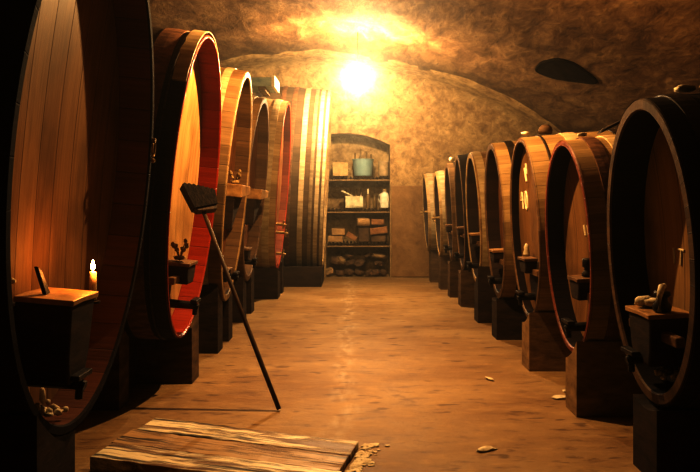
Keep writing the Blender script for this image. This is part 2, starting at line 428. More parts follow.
def fittings(c, zt, y0=0.0, w=.30, out=.05, mat=LEDGE_DARK, doormat=TIMBER_DARK, bar=True, low=.58, style='block', tap=True, bodyh=.26):
    """little door in the foot of the head with its clamp block, cross bar and lower tap"""
    P, Zc, root, ph = c['P'], c['Zc'], c['root'], c['ph']
    V = lambda z: (z-Zc)/cos(ph)
    U = lambda y, v: c['headu'](y, v)
    def pm(h, y, v): return P(h, y, v)
    vt = V(zt)
    # door: tapering board lying on the head
    vb = max(V(zt-.52), -c['b']*.80)
    uu = min(U(y0, vt), U(y0, vb))
    m = MB(); m.prism([(y0-w*.62, vt-.05), (y0+w*.62, vt-.05), (y0+w*.46, vb), (y0-w*.46, vb)], uu-.03, uu+.04, pm)
    m.build('door', doormat, root, bevel=.006)
    # dark clamp block under a paler ledge slab: its lit top put into colour
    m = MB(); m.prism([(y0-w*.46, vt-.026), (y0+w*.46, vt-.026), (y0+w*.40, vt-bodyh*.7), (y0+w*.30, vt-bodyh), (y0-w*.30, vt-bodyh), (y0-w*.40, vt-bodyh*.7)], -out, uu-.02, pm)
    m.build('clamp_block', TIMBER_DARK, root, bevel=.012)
    m = MB(); m.prism([(y0-w*.5, vt-.004), (y0-w*.1, vt), (y0+w*.3, vt-.003), (y0+w*.5, vt), (y0+w*.49, vt-.03), (y0-w*.1, vt-.024), (y0-w*.49, vt-.03)], -out-.012, uu-.02, pm)
    m.build('ledge', mat, root, bevel=.004)
    if bar:
        m = MB(); m.prism([(y0-w*.95, vt-.10), (y0+w*.95, vt-.10), (y0+w*.95, vt-.155), (y0-w*.95, vt-.155)], -out+.06, -out+.11, pm)
        m.build('cross_bar', LEDGE_DARK, root, bevel=.008)
    if tap:
        vl = V(low)
        vl = max(vl, -c['b']*.78)
        m = MB(); m.tube([P(uu, y0, vl), P(-.06, y0, vl), P(-.10, y0, vl-.01)], [.035, .03, .024], 12)
        m.tube([P(-.075, y0, vl+.01), P(-.075, y0, vl-.07)], .018, 10)
        tp = m.build('tap', IRON, root, smooth=False)
        m = MB(); m.box((-.10, y0-.085, vl+.03), (-.05, y0+.085, vl+.055), lambda q: P(q.x, q.y, q.z))
        m.tube([P(-.075, y0, vl), P(-.075, y0, vl+.035)], .012, 8)
        m.build('tap_handle', IRON, tp, bevel=.006)

LG, RG = 'casks in the left row', 'casks in the right row'
P_, D_, R_ = HOOP_PALE, HOOP_DARK, HOOP_RUST
def hoopset(*l): return l
# ---- left row
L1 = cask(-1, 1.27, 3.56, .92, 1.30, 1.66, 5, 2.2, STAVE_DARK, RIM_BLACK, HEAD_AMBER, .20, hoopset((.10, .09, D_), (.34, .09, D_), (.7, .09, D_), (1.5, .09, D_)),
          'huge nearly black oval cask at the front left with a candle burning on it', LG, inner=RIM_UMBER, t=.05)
L2 = cask(-1, 1.23, 5.63, .80, 1.18, 1.60, 5.5, 2.1, STAVE_SHADE, RIM_RED, HEAD_GOLD, .17, hoopset((.115, .012, D_), (.16, .15, R_), (.55, .08, D_), (1.4, .08, R_)),
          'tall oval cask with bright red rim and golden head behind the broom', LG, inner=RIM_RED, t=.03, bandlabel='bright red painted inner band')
L3 = cask(-1, 1.21, 7.45, .70, 1.19, 1.64, 5.5, 2.1, STAVE_BROWN, RIM_TAN, HEAD_BROWN, .16, hoopset((.13, .08, P_), (.4, .08, D_), (1.4, .08, D_)),
          'oval cask with pale plain rim next behind the red-rimmed one with golden head', LG, inner=RIM_BROWN)
L4 = cask(-1, 1.25, 9.2, .89, 1.17, 1.63, 5.5, 2.1, STAVE_BROWN, RIM_BROWN, HEAD_BROWN, .15, hoopset((.10, .10, P_), (.36, .08, D_), (1.4, .08, D_)),
          'brown oval cask standing between the plain pale-rimmed cask and the slim red-edged one', LG, inner=RIM_BROWN)
L5 = cask(-1, 1.11, 11.2, .86, 1.31, 1.72, 4, 2.0, STAVE_TAN, RIM_RED, HEAD_BROWN, .12, hoopset((.10, .10, P_), (.36, .08, P_), (1.4, .08, D_)),
          'oval cask with thin orange-red rim and brass taps just before the big hooped cask', LG, inner=RIM_OLDRED, t=.05, rimlabel='thin orange-red painted rim')
L6 = cask(-1, .50, 13.02, .83, 1.60, 1.87, 3, 2.2, STAVE_UMBER, RIM_TAN, HEAD_AMBER, .12,
          hoopset((.012, .05, P_), (.10, .07, P_), (.21, .06, HOOP_DULL), (.36, .09, P_), (.58, .08, R_), (.78, .08, R_), (1.2, .1, D_)),
          'tallest cask, with pale and brown upright bands, beside the shelf niche in the end wall', LG, bulge=.02)
def top_strip(c, u0, u1, a0, a1, mat):
    m = MB(); n = 30; vs = []; P = c['P']
    for i in range(n+1):
        th = math.radians(a0+(a1-a0)*i/n); rag = .012*noise.noise(Vector((i*.9, 2, 0)))
        for u, off in ((u0, .004), (u0, .014), (u1+rag, .018), (u1+rag, .004)): vs.append(P(u, (c['a']*1.012+off)*cos(th), (c['b']*1.012+off)*sin(th)))
    fs = [(4*i+k, 4*i+4+k, 4*i+4+(k+1) % 4, 4*i+(k+1) % 4) for i in range(n) for k in range(4)]+[(0, 1, 2, 3), (4*n, 4*n+3, 4*n+2, 4*n+1)]
    m.add(vs, fs); o = m.build('cover_strip', mat, c['root']); o['label'] = 'pale strip over the top edge'
top_strip(L2, .006, .105, 45, 143, HOOP_PALE)
# ---- right row
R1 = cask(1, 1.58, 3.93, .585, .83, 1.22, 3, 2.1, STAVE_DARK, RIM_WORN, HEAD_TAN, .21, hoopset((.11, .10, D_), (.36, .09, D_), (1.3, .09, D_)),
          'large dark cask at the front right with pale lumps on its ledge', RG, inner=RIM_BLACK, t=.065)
R2 = cask(1, 1.56, 5.33, .57, .785, 1.155, 3, 2.1, STAVE_TAN, RIM_OLDRED, HEAD_AMBER, .14, hoopset((.13, .09, R_), (.28, .12, HOOP_BRIGHT), (.75, .09, D_), (1.4, .09, D_)),
          'cask with worn red rim and two pale strokes, second along the right row', RG, inner=RIM_BLACK, t=.045, rimlabel='worn dull red rim')
R3 = cask(1, 1.545, 6.60, .56, .83, 1.24, 3, 2.1, STAVE_TAN, RIM_BROWN, HEAD_AMBER, .08, hoopset((.16, .015, D_), (.36, .12, HOOP_BRIGHT), (.8, .09, D_), (1.3, .10, P_)),
          'cask with a large chalked number 40 on its head in the right row', RG, inner=RIM_BLACK, t=.045, concave=.03)
R4 = cask(1, 1.52, 7.88, .53, .85, 1.27, 3, 2.1, STAVE_TAN, RIM_BROWN, HEAD_BROWN, .15, hoopset((.14, .08, D_), (.4, .09, R_), (1.3, .09, D_)),
          'tan cask with a small lit ledge, next beyond the one chalked 40', RG, inner=RIM_DARK)
R5 = cask(1, 1.50, 9.18, .54, .83, 1.27, 3, 2.1, STAVE_BROWN, RIM_TAN, HEAD_BROWN, .15, hoopset((.02, .10, P_), (.4, .09, R_), (1.3, .09, D_)),
          'fifth right-row cask from the front, with a broad pale band at its rim', RG, inner=RIM_DARK)
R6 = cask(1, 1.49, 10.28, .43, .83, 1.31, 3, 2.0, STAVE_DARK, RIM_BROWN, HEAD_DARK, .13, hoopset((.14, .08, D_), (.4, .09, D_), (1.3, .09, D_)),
          'narrow dark brown cask, sixth in the right row from the front', RG, inner=RIM_DARK)
R7 = cask(1, 1.46, 11.22, .40, .77, 1.30, 3, 1.9, STAVE_BROWN, RIM_BROWN, HEAD_BROWN, .12, hoopset((.10, .08, D_), (.4, .09, D_), (1.3, .09, D_)),
          'slim brown cask, third in the right row from the end wall', RG, inner=RIM_DARK)
R8 = cask(1, 1.39, 12.20, .43, .72, 1.26, 3, 1.9, STAVE_TAN, RIM_TAN, HEAD_BROWN, .12, hoopset((.04, .10, P_), (.4, .09, D_), (1.3, .09, D_)),
          'small pale-rimmed cask, second in the right row from the end wall', RG, inner=RIM_DARK)
R9 = cask(1, 1.30, 13.30, .47, .71, 1.27, 3, 1.9, STAVE_TAN, RIM_TAN, HEAD_BROWN, .12, hoopset((.05, .10, P_), (.4, .09, D_), (1.3, .09, D_)),
          'last small cask of the right row, closest to the plain end wall', RG, inner=RIM_DARK)

# cradles
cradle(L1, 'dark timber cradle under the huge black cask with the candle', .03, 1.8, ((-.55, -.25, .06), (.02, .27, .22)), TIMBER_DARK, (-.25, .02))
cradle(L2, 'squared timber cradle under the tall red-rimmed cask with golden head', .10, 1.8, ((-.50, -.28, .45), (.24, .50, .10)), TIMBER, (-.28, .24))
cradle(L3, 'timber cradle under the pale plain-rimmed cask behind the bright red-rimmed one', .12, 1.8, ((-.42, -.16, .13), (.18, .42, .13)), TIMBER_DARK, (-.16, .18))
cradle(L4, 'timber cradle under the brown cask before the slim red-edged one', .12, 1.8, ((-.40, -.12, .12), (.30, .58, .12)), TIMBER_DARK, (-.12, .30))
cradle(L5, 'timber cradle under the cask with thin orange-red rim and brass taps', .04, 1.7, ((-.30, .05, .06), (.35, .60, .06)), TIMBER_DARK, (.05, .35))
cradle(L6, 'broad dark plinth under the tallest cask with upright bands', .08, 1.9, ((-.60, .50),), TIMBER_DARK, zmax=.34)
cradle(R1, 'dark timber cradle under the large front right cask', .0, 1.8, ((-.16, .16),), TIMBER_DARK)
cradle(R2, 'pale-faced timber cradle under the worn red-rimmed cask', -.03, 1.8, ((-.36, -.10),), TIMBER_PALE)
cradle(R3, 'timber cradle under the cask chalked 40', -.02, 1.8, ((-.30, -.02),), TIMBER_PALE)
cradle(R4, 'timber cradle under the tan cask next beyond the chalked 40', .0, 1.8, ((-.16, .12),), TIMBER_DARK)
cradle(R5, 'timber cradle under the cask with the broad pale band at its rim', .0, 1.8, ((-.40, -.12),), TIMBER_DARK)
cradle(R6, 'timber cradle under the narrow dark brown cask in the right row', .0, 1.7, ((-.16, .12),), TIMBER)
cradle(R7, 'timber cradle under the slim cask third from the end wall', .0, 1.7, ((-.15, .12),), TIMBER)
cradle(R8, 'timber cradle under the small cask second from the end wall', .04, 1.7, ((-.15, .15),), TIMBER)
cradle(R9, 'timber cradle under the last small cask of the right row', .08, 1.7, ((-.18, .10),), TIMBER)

# fittings on the heads
fittings(L1, 1.06, -.20, .32, .06, LEDGE, bodyh=.40, low=.62, bar=False)
fittings(L2, 1.02, -.02, .30, .02, LEDGE_DARK, bodyh=.17, low=.62)
fittings(R1, .89, .08, .34, .02, LEDGE, bodyh=.30, low=.62)
fittings(R2, .955, -.22, .24, .02, LEDGE_DARK, bodyh=.16, low=.60)
fittings(R3, .98, -.05, .28, .04, LEDGE_DARK, bodyh=.14, low=.62)
fittings(R4, .965, -.05, .26, .05, LEDGE, bodyh=.14, low=.62)
fittings(R5, 1.08, 0, .22, .04, LEDGE, bodyh=.14, low=.66)
fittings(R6, 1.12, 0, .20, .04, LEDGE_DARK, bodyh=.12, low=.7)
fittings(R7, 1.12, 0, .18, .05, LEDGE_DARK, bodyh=.12, low=.75)
def bracket(c, zt, y0, y1, nm='shelf_board'):
    P, Zc = c['P'], c['Zc']; v = zt-Zc
    m = MB(); m.prism([(y0, v), (y1, v-.01), (y1, v-.10), (y0, v-.13)], -.10, c['rec']+.03, P)
    m.build(nm, LEDGE, c['root'], bevel=.008)
    m = MB(); m.prism([(y0, v-.13), (y1-.04, v-.11), (y0+.02, v-.45)], -.03, c['rec']+.03, P)
    m.build('support_bracket', TIMBER_DARK, c['root'])
bracket(L3, 1.66, -.36, .22); bracket(L4, 1.64, -.30, .40)
fittings(L3, .80, -.05, .26, .0, LEDGE_DARK, bodyh=.14, low=.6); fittings(L4, .90, -.15, .24, .0, LEDGE_DARK, bodyh=.14, low=.66)
def brass_tap(c, z, y):
    P = c['P']; v = z-c['Zc']; m = MB()
    m.tube([P(.2, y, v), P(-.04, y, v), P(-.10, y, v-.01)], [.022, .022, .016], 12)
    m.tube([P(-.06, y, v+.02), P(-.06, y, v-.07)], .016, 10)
    t = m.build('tap', BRASS, c['root'])
    m = MB(); m.tube([P(-.06, y-.06, v+.05), P(-.06, y+.06, v+.05)], .010, 8); m.tube([P(-.06, y, v), P(-.06, y, v+.05)], .010, 8)
    m.build('tap_handle', BRASS, t)
brass_tap(L5, 1.13, -.18); brass_tap(L5, .98, .24); brass_tap(L5, .66, .10)
brass_tap(R8, 1.20, -.05); brass_tap(R9, 1.28, 0)
m = MB(); P = L1['P']; m.tube([P(-.012+.0, L1['a']-.03+.028*cos(q*pi/6), .16+.05*sin(q*pi/6)) for q in range(13)], .007, 8); m.rock(P(-.014, L1['a']-.03, .085), (.012, .016, .018), 3, 1)
m.tube([P(.004, L1['a']-.03, .21), P(-.02, L1['a']-.03, .21)], .016, 10)
m.build('iron_ring', BRASS, L1['root'])
m = MB(); v = 1.115-L1['Zc']; m.tube([P(.27, -.33, v), P(.22, -.33, v), P(.205, -.33, v)], [.012, .014, .006], 10)
m.build('glint_nail', CHALK, L1['head'])  # pale knob, its colour stands in for a glint of candlelight

# chalk marks
def marks(c, strokes, nm='chalk_mark', r=.009):
    P = c['P']; m = MB()
    for st in strokes:
        m.tube([P(c['headu'](y, z-c['Zc'])-.001, y, z-c['Zc']) for y, z in st], r, 6)
    m.build(nm, CHALK, c['head'])
# 40 on the third cask (text reads towards the camera, -y)
y4, z4 = .36, 1.50
marks(R3, [[(y4, z4+.07), (y4+.045, z4-.01), (y4-.03, z4-.01)], [(y4-.01, z4+.07), (y4-.01, z4-.09)],
           [(y4-.12+.035*cos(2*pi*i/14), z4-.01+.085*sin(2*pi*i/14)) for i in range(15)]], 'chalk_number', .013)
marks(R3, [[(.20, 1.80), (.18, 1.67)], [(.14, 1.84), (.15, 1.74)]], 'chalk_streak', .014)
marks(R2, [[(.17, 1.30), (.155, 1.22)], [(.10, 1.30), (.085, 1.21)]], 'chalk_number', .010)
marks(R1, [[(.235, 1.21), (.23, 1.12)], [(.185, 1.205), (.125, 1.20)], [(.155, 1.20), (.165, 1.115)]], 'chalk_number', .008)

# ------------------------------------------------------------------ things on the casks
def candle(loc, h, r, label):
    t = thing('candle', label, 'candle', loc)
    m = MB(); m.lathe([(r*1.02, 0), (r*1.05, h*.1), (r, h*.6), (r*.95, h*.97), (r*.6, h), (.001, h*.985)], seg=16); m.build('wax', WAX, t, smooth=True)
    m = MB(); m.tube([(0, 0, h), (0, 0, h+.012)], .0018, 6); m.build('wick', IRON, t)
    m = MB(); m.lathe([(.003, h+.006), (.009, h+.014), (.011, h+.024), (.008, h+.038), (.004, h+.050), (.0008, h+.058)], seg=14); m.build('flame', FLAME, t, smooth=True)
    return t
C1 = (-1.305, 3.585, 1.00)
candle(C1, .145, .018, 'burning white candle in an iron holder on the huge dark cask')
t = thing('candle_holder', 'small dark iron holder clasping the burning candle', 'candle holder', (C1[0], C1[1], .985))
m = MB(); m.lathe([(.020, 0), (.034, .001), (.036, .012), (.030, .013), (.022, .0135)], seg=18); m.build('dish', IRON, t)
m = MB(); m.tube([(-.005, -.02, .004), (-.02, -.05, -.006), (-.03, -.064, -.006)], .007, 8); m.build('arm', IRON, t)
# peg lying against the head beside the candle
def lbl(o, *a): return tag(o, *a)
m = MB(); m.prism([(-.02, 0), (.03, 0), (.01, .11), (-.025, .13)], 0, .03, lambda h, y, z: Vector((-1.425+h*.6-z*.22, 3.30+y-z*.15, 1.070+z)))
tag(m.build('wooden_wedge', IRON, bevel=.004), 'dark wedge leaning on the ledge beside the burning candle', 'wedge')
def lumps(name, pts, mat, label, cat, group=None):
    m = MB()
    for i, (p, s) in enumerate(pts): m.rock(p, s, i+p[0]*2, 2, .3)
    o = m.build(name, mat, smooth=True); return tag(o, label, cat, group)
def on(c, y, z, u): return tuple(c['root'].location+c['P'](u, y, z-c['Zc']))
q = on(R1, .17, .922, .05); lumps('rag', [(q, (.055, .07, .030)), ((q[0]+.03, q[1]-.05, q[2]+.0), (.05, .06, .026))], PALE, 'pale crumpled rag lying on the ledge of the front right cask', 'rag')
q = on(R1, -.02, .89, .07)
m = MB(); m.lathe([(.045, .004), (.05, .03), (.03, .06), (.028, .075), (.046, .09), (.04, .11), (.001, .118)], q, 16)
tag(m.build('bung', IRON, smooth=True), 'black turned bung standing on the front right ledge beside the rag', 'bung')
m = MB(); q = on(R1, -.055, .89, .05); m.tube([(q[0]+.03, q[1]+.03, q[2]+.142), (q[0], q[1]-.01, q[2]+.140), (q[0]-.035, q[1]-.06, q[2]+.09), (q[0]-.04, q[1]-.075, q[2]+.016)], [.014, .02, .014, .012], 8)
tag(m.build('cloth_strip', PALE, smooth=True), 'pale strip of cloth hanging over the black bung', 'cloth')
q = on(R2, -.24, .955, .08)
m = MB(); m.lathe([(.045, .003), (.048, .02), (.030, .04), (.028, .06), (.042, .07), (.042, .12), (.034, .128), (.001, .13)], q, 16)
tag(m.build('bung', IRON, smooth=True), 'black turned bung on the ledge of the worn red-rimmed cask', 'bung')
q = on(R3, .07, .98, .03)
m = MB(); m.lathe([(.030, .003), (.034, .02), (.022, .06), (.026, .08), (.014, .11), (.001, .12)], q, 14)
tag(m.build('candle_stub', WAX, smooth=True), 'pale candle stub on the ledge of the cask chalked 40', 'candle')
def sprig(c, y, z, u, label, n=9, h=.16):
    q = Vector(on(c, y, z, u)); m = MB(); rr = random.Random(n)
    for i in range(n):
        a, l = rr.uniform(0, 6.28), rr.uniform(.5, 1)*h
        e = q+Vector((cos(a)*.05, sin(a)*.07, l)); k = q.lerp(e, .5)+Vector((0, 0, .02))
        m.tube([q+Vector((0, 0, .004)), k, e], [.006, .005, .004], 6); m.rock(e, (.018, .018, .022), i, 1)
    m.rock(q+Vector((0, 0, .022)), (.04, .05, .018), 3, 2)
    return tag(m.build('dried_sprig', SPRIG), label, 'dried sprig')
sprig(L2, -.06, 1.022, .07, 'dried twiggy sprig on the ledge of the tall red-rimmed cask')
sprig(L3, -.20, 1.662, .0, 'dried leafy sprig on the high board of the pale plain-rimmed cask', 11, .13)
for i, (c, y, lab) in enumerate(((L1, -.12, 'whitish salt heap at the foot of the head of the huge dark cask'), (R1, .06, 'whitish salt heap at the foot of the head of the front right cask'))):
    v = -(c['b']-.115); m = MB(); P = c['P']; o = c['root'].location
    rr = random.Random(i+3)
    for j in range(34):
        yy = y+rr.gauss(0, .09); vv = -(c['b']-.115 if c is R1 else c['b']-.075)*math.sqrt(1-(yy/(c['a']-.1))**2)
        z_ = rr.uniform(.010, .026); p = P(rr.uniform(.05, c['rec']-.03), yy, vv)+o
        m.rock((p.x, p.y, p.z+z_*.9+.008), (rr.uniform(.012, .026), rr.uniform(.012, .026), z_), j+i*9, 1, .3)
    for q_ in (-.13, .12):
        vv = -(c['b']-.09)*math.sqrt(1-((y+q_)/(c['a']-.1))**2); p = P(c['rec']-.03, y+q_, vv)+o
        m.rock((p.x, p.y, p.z+.07), (.016, .02, .05), 4, 1, .3)
    tag(m.build('salt_heap', PALE, smooth=True), lab, 'crumbs', kind='stuff')
# on top of the casks
def top(c, xw, yl=0):
    """top z of hull at world x distance behind the face centre"""
    best = -9; ph, L = c['ph'], c['L']
    for i in range(80):
        u = L*i/79; w = (u-L/2)/(L/2); kk = 1+.03*(1-w*w); v = (c['b']*kk+.012)*math.sqrt(max(0, 1-(yl/(c['a']*kk))**2))
        x = u*cos(ph)-v*sin(ph); z = c['Zc']+u*sin(ph)+v*cos(ph)
        if abs(x-xw) < .05: best = max(best, z)
    return (c['side']*(c['X']+xw), c['Yc']+yl, best)
p = top(R3, .20)
m = MB(); m.lathe([(.06, .0), (.065, .03), (.055, .06), (.03, .08), (.001, .085)], p, 16)
tag(m.build('bung', TIMBER, smooth=True), 'rounded brown wooden bung on top of the cask chalked 40', 'bung')
p = top(R3, .02); lumps('plaster_lump', [((p[0], p[1], p[2]+.020), (.04, .04, .018))], PALE, 'small pale lump on the front top edge of the cask chalked 40', 'lump')
p = top(R2, .24)
m = MB(); m.prism([(0, .0), (.15, .075), (.165, .105), (.02, .03)], -.04, .04, lambda h, x, z: Vector((p[0]+x, p[1]+h, p[2]+.008+z)))
tag(m.build('wooden_wedge', TIMBER_DARK, bevel=.006), 'dark wedge tilted up on top of the worn red-rimmed cask', 'wedge')
p = top(R2, .12); lumps('plaster_lump', [((p[0], p[1], p[2]+.016), (.04, .05, .014))], PALE, 'pale crumbly lump on top of the worn red-rimmed cask', 'lump')
for k, (xw, sz, lab) in enumerate(((.22, (.06, .07, .02), 'small pale lump on top of the front right cask'), (.42, (.14, .10, .025), 'long pale lump behind the small one on the front right cask'))):
    p = top(R1, xw); lumps('plaster_lump', [((p[0], p[1], p[2]+sz[2]*1.0), sz)], STONEP if k else PALE, lab, 'lump')
p = top(R7, .05); lumps('plaster_lump', [((p[0], p[1], p[2]+.04), (.045, .045, .04))], PALE, 'pale knob-like lump on top of the slim cask third from the end wall', 'lump')
# grey-blue crate on the cask before the tallest one
p = top(L5, .35); t = thing('crate', 'grey-blue wooden crate on top of the cask with thin orange-red rim', 'crate', (p[0]-.30, p[1], p[2]+.10))
m = MB()
m.box((-.52, -.34, .02), (.50, -.30, .15)); m.box((-.52, .30, .02), (.50, .34, .15)); m.box((-.52, -.30, .02), (.50, .30, .05))
m.box((-.52, -.30, .05), (-.49, .30, .15)); m.build('side_boards', BLUEGREY, t, bevel=.006)
m = MB(); m.box((.50, -.345, .01), (.55, .345, .18)); m.build('end_board', PAPERY, t, bevel=.006)
for xx in (-.45, .30):
    m = MB(); m.box((xx, -.3, -.045), (xx+.10, .3, .018)); m.build('runner', TIMBER, t)

# ------------------------------------------------------------------ broom
def broom():
    B = Vector((-.54, 5.12, .0)); T = Vector((-1.165, 5.54, 1.41))
    t = thing('broom', 'dark long-handled broom leaning head-up against the bright red rim', 'broom', B)
    d = (T-B).normalized()
    m = MB(); m.tube([Vector((0, 0, .012)), d*.3+Vector((0, 0, .005)), (T-B)*.5, T-B+d*.05], [.016, .017, .017, .016], 12); m.build('handle', HANDLE, t, smooth=True)
    s = Vector((1, .55, -.1)); s = (s-d*s.dot(d)).normalized(); n = d.cross(s)
    o = T-B
    def M(h, a, b): return o+s*a+d*b+n*h
    m = MB(); m.prism([(-.055, .0), (.10, -.015), (.115, .03), (-.075, .03)], -.035, .035, M); m.build('head_block', HANDLE, t, bevel=.008)
    m = MB(); ns = 14
    # bristles: fanned wedge with a ragged, leaning end
    pr = [(-.075, .03)]+[(-.10+(.235)*i/ns+0, .245-.10*(i/ns)**1.3+(.008 if i % 2 else -.004)) for i in range(ns+1)]+[(.115, .03)]
    m.prism(pr, -.045, .045, M); m.build('bristles', BRISTLE, t)
broom()

# ------------------------------------------------------------------ planks on the floor
t_rot = math.radians(-12)
for i, (dy, w, z, mat, x0, x1, lab) in enumerate((
        (.485, .24, .100, PLANK_WHITE, .015, 1.35, 'whitewashed weathered plank on the floor, the one nearest the broom foot'),
        (.242, .24, .099, PLANK_BROWN, -.01, 1.345, 'brown worn plank lying between the two whitewashed floor planks'),
        (.00, .239, .100, PLANK_WHITE, .0, 1.36, 'streaky whitewashed plank on the floor, the one farthest from the broom'))):
    rr = random.Random(i); m = MB(); n = 26; vs = []
    for k in range(n+1):
        x = x0+(x1-x0)*k/n; e0 = rr.uniform(-.004, .004); e1 = rr.uniform(-.004, .004); zz = z+rr.uniform(-.003, .003)
        vs += [(x, e0, 0.001), (x, w+e1, 0.001), (x, w+e1, zz*(1-.62*k/n)), (x, e0, zz*(1-.62*k/n))]
    fs = [(0, 1, 2, 3), (4*n+3, 4*n+2, 4*n+1, 4*n)]
    for k in range(n):
        for a in range(4): fs.append((4*k+a, 4*k+4+a, 4*k+4+(a+1) % 4, 4*k+(a+1) % 4))
    m.add(vs, fs)
    o = m.build('floor_plank', mat, bevel=.004); o.location = (-1.45, 3.93, 0); o.rotation_euler = (0, 0, t_rot)
    o.data.transform(Matrix.Translation((0, dy, 0))); tag(o, lab, 'plank', 'planks on the floor by the broom')
m = MB(); rr = random.Random(5); ca, sa = cos(t_rot), sin(t_rot)
for k in range(260):
    lx = 1.375+abs(rr.gauss(0, .045)); ly = rr.uniform(-.08, .80)
    s_ = rr.uniform(.006, .02)
    m.rock((-1.45+lx*ca-ly*sa, 3.93+lx*sa+ly*ca, s_*.28), (s_*1.3, s_*1.2, s_*.3), k, 1, .3)
tag(m.build('plaster_crumbs', PALE), 'white crumbs of plaster spilled along the plank ends', 'crumbs', kind='stuff')
for i, (px, py, sx, sy, lab) in enumerate(((560, 398, .075, .045, 'crumpled pale scrap on the floor before the cradle of the worn red-rimmed cask'), (490, 380, .06, .02, 'thin pale sliver on the floor mid-aisle, the one farther from the camera'), (486, 450, .07, .03, 'pale flat scrap on the floor close to the camera'), (566, 392, .03, .025, 'tiny pale crumb beside the crumpled scrap'))):
    Y = 720*1.5/(py-200); X = (px-355)*Y/720
    m = MB(); m.rock((X, Y, .009), (sx, sy, .010), i+2, 2, .45)
    tag(m.build('paper_scrap', PALE), lab, 'scrap', 'scraps on the floor')

# ------------------------------------------------------------------ niche shelves and their contents
def wall_shelf(z, lab):
    t = thing('shelf', lab, 'shelf', (.06, 14.3, z), 'shelves in the wall niche')
    m = MB(); m.box((-.615, -.285, -.028), (.615, .30, 0)); m.build('board', TIMBER_PALE, t, bevel=.004)
    m = MB(); vs = []; n = 136
    for k in range(n+1):
        x = -.61+1.22*k/n; zz = .040+.030*cos(x/1.22*2*pi*17)
        vs += [(x, -.27, zz-.012+0.0), (x, .29, zz-.012), (x, .29, zz), (x, -.27, zz)]
    fs = []
    for k in range(n):
        for a in range(4): fs.append((4*k+a, 4*k+4+a, 4*k+4+(a+1) % 4, 4*k+(a+1) % 4))
    fs += [(0, 1, 2, 3), (4*n, 4*n+3, 4*n+2, 4*n+1)]
    m.add(vs, fs); m.build('corrugated_sheet', TIMBER, t)
    return z+.071
S1 = wall_shelf(1.90, 'top shelf of the wall niche, holding the blue tub')
S2 = wall_shelf(1.275, 'middle shelf of the wall niche, holding the white jug')
S3 = wall_shelf(.61, 'lowest shelf of the wall niche, stacked with bricks')
def px(x, Y=14.2): return (x-355)*Y/720
# tub
t = thing('tub', 'light blue tub on the top niche shelf', 'tub', (px(363), 14.22, S1))
m = MB(); m.lathe([(.165, 0), (.175, .01), (.205, .31), (.218, .315), (.218, .335), (.200, .335), (.195, .31), (.165, .03), (.001, .025)], seg=32); m.build('body', BLUE, t, smooth=False)
def crate_box(name, x0, x1, h, d, S, mat, label, flap=False, Y=14.2):
    t = thing(name, label, 'box', ((px(x0)+px(x1))/2, Y, S)); w = (px(x1)-px(x0))/2; e = .012
    m = MB(); m.box((-w, -d, .0), (w, d, e))
    for a in (-1, 1):
        m.box((a*w-(e if a > 0 else 0), -d, e), (a*w+(0 if a > 0 else e), d, h)); m.box((-w+e, a*d-(e if a > 0 else 0), e), (w-e, a*d+(0 if a > 0 else e), h))
    m.build('body', mat, t)
    m = MB()
    if flap:
        m.prism([(-w-.09, h+.10), (-w-.05, h+.115), (-w+.14, h+.015), (-w+.12, h)], -d, d*.5, lambda q, a, b: Vector((a, q, b)))
    else:
        m.prism([(-w, h+.002), (w, h+.002), (w, h+.014), (-w, h+.02)], -d, d, lambda q, a, b: Vector((a, q, b)))
    m.build('flap', mat, t)
    if flap:
        m = MB(); m.prism([(-w*.4, h*.30), (w*.95, h*.14), (w*.96, 0.02), (-w*.2, .03)], -d-.022, -d-.008, lambda q, a, b: Vector((a, q, b))); m.build('torn_strip', mat, t)
crate_box('cardboard_box', 333, 348, .25, .14, S1, CARD, 'tan cardboard box left of the blue tub on the top niche shelf')
crate_box('cardboard_box', 345.5, 363, .23, .13, S2, PAPERY, 'whitish torn box with open flap on the middle niche shelf', True, 14.17)
t = thing('canister', 'dull tin canister right of the blue tub on the top niche shelf', 'canister', (px(383.5), 14.2, S1))
m = MB(); m.lathe([(.10, 0), (.105, .01), (.105, .25), (.10, .255), (.001, .256)], seg=24); m.build('body', GREY, t)
m = MB(); m.lathe([(.109, .257), (.109, .285), (.09, .295), (.001, .297)], seg=24); m.build('lid', GREY, t)
t = thing('jug', 'white plastic jug with a cap at the end of the middle niche shelf', 'jug', (px(384.5), 14.17, S2))
m = MB(); m.lathe([(.085, 0), (.092, .02), (.092, .23), (.07, .29), (.032, .31), (.032, .325), (.001, .326)], seg=24, sy=.75); m.build('body', WHITEPL, t, smooth=False)
m = MB(); m.lathe([(.038, .327), (.038, .36), (.033, .365), (.001, .366)], seg=18); m.build('cap', CARD, t)
m = MB(); m.tube([(-.05, .04, .285), (-.105, .05, .25), (-.115, .05, .17), (-.09, .03, .11)], .014, 8); m.build('handle', WHITEPL, t, smooth=True)
def bottle_mesh(h=.32, r=.038):
    m = MB(); m.lathe([(r*.9, 0), (r, .012), (r, h*.58), (r*.8, h*.66), (r*.36, h*.74), (r*.34, h*.92), (r*.42, h*.925), (r*.42, h*.97), (r*.34, h), (.001, h)], seg=18); return m
proto = None
def put_bottle(x, y, z, sc, label, group):
    global proto
    if proto is None:
        o = bottle_mesh().build('wine_bottle', GLASS, smooth=True); proto = o
    else:
        o = proto.copy(); col.objects.link(o)
    o.location = (x, y, z); o.scale = (min(sc, 1.15), min(sc, 1.15), sc); tag(o, label, 'bottle', group)
for k, xx in enumerate((355, 360.5, 366.5, 371)):
    put_bottle(px(xx, 14.5), 14.515, S1, (1.5, 1.75, 1.6, 1.42)[k], 'tall glass bottle standing behind the blue tub, %s' % ('outermost at the box side', 'second from the box side', 'second from the canister side', 'outermost at the canister side')[k], 'bottles behind the blue tub')
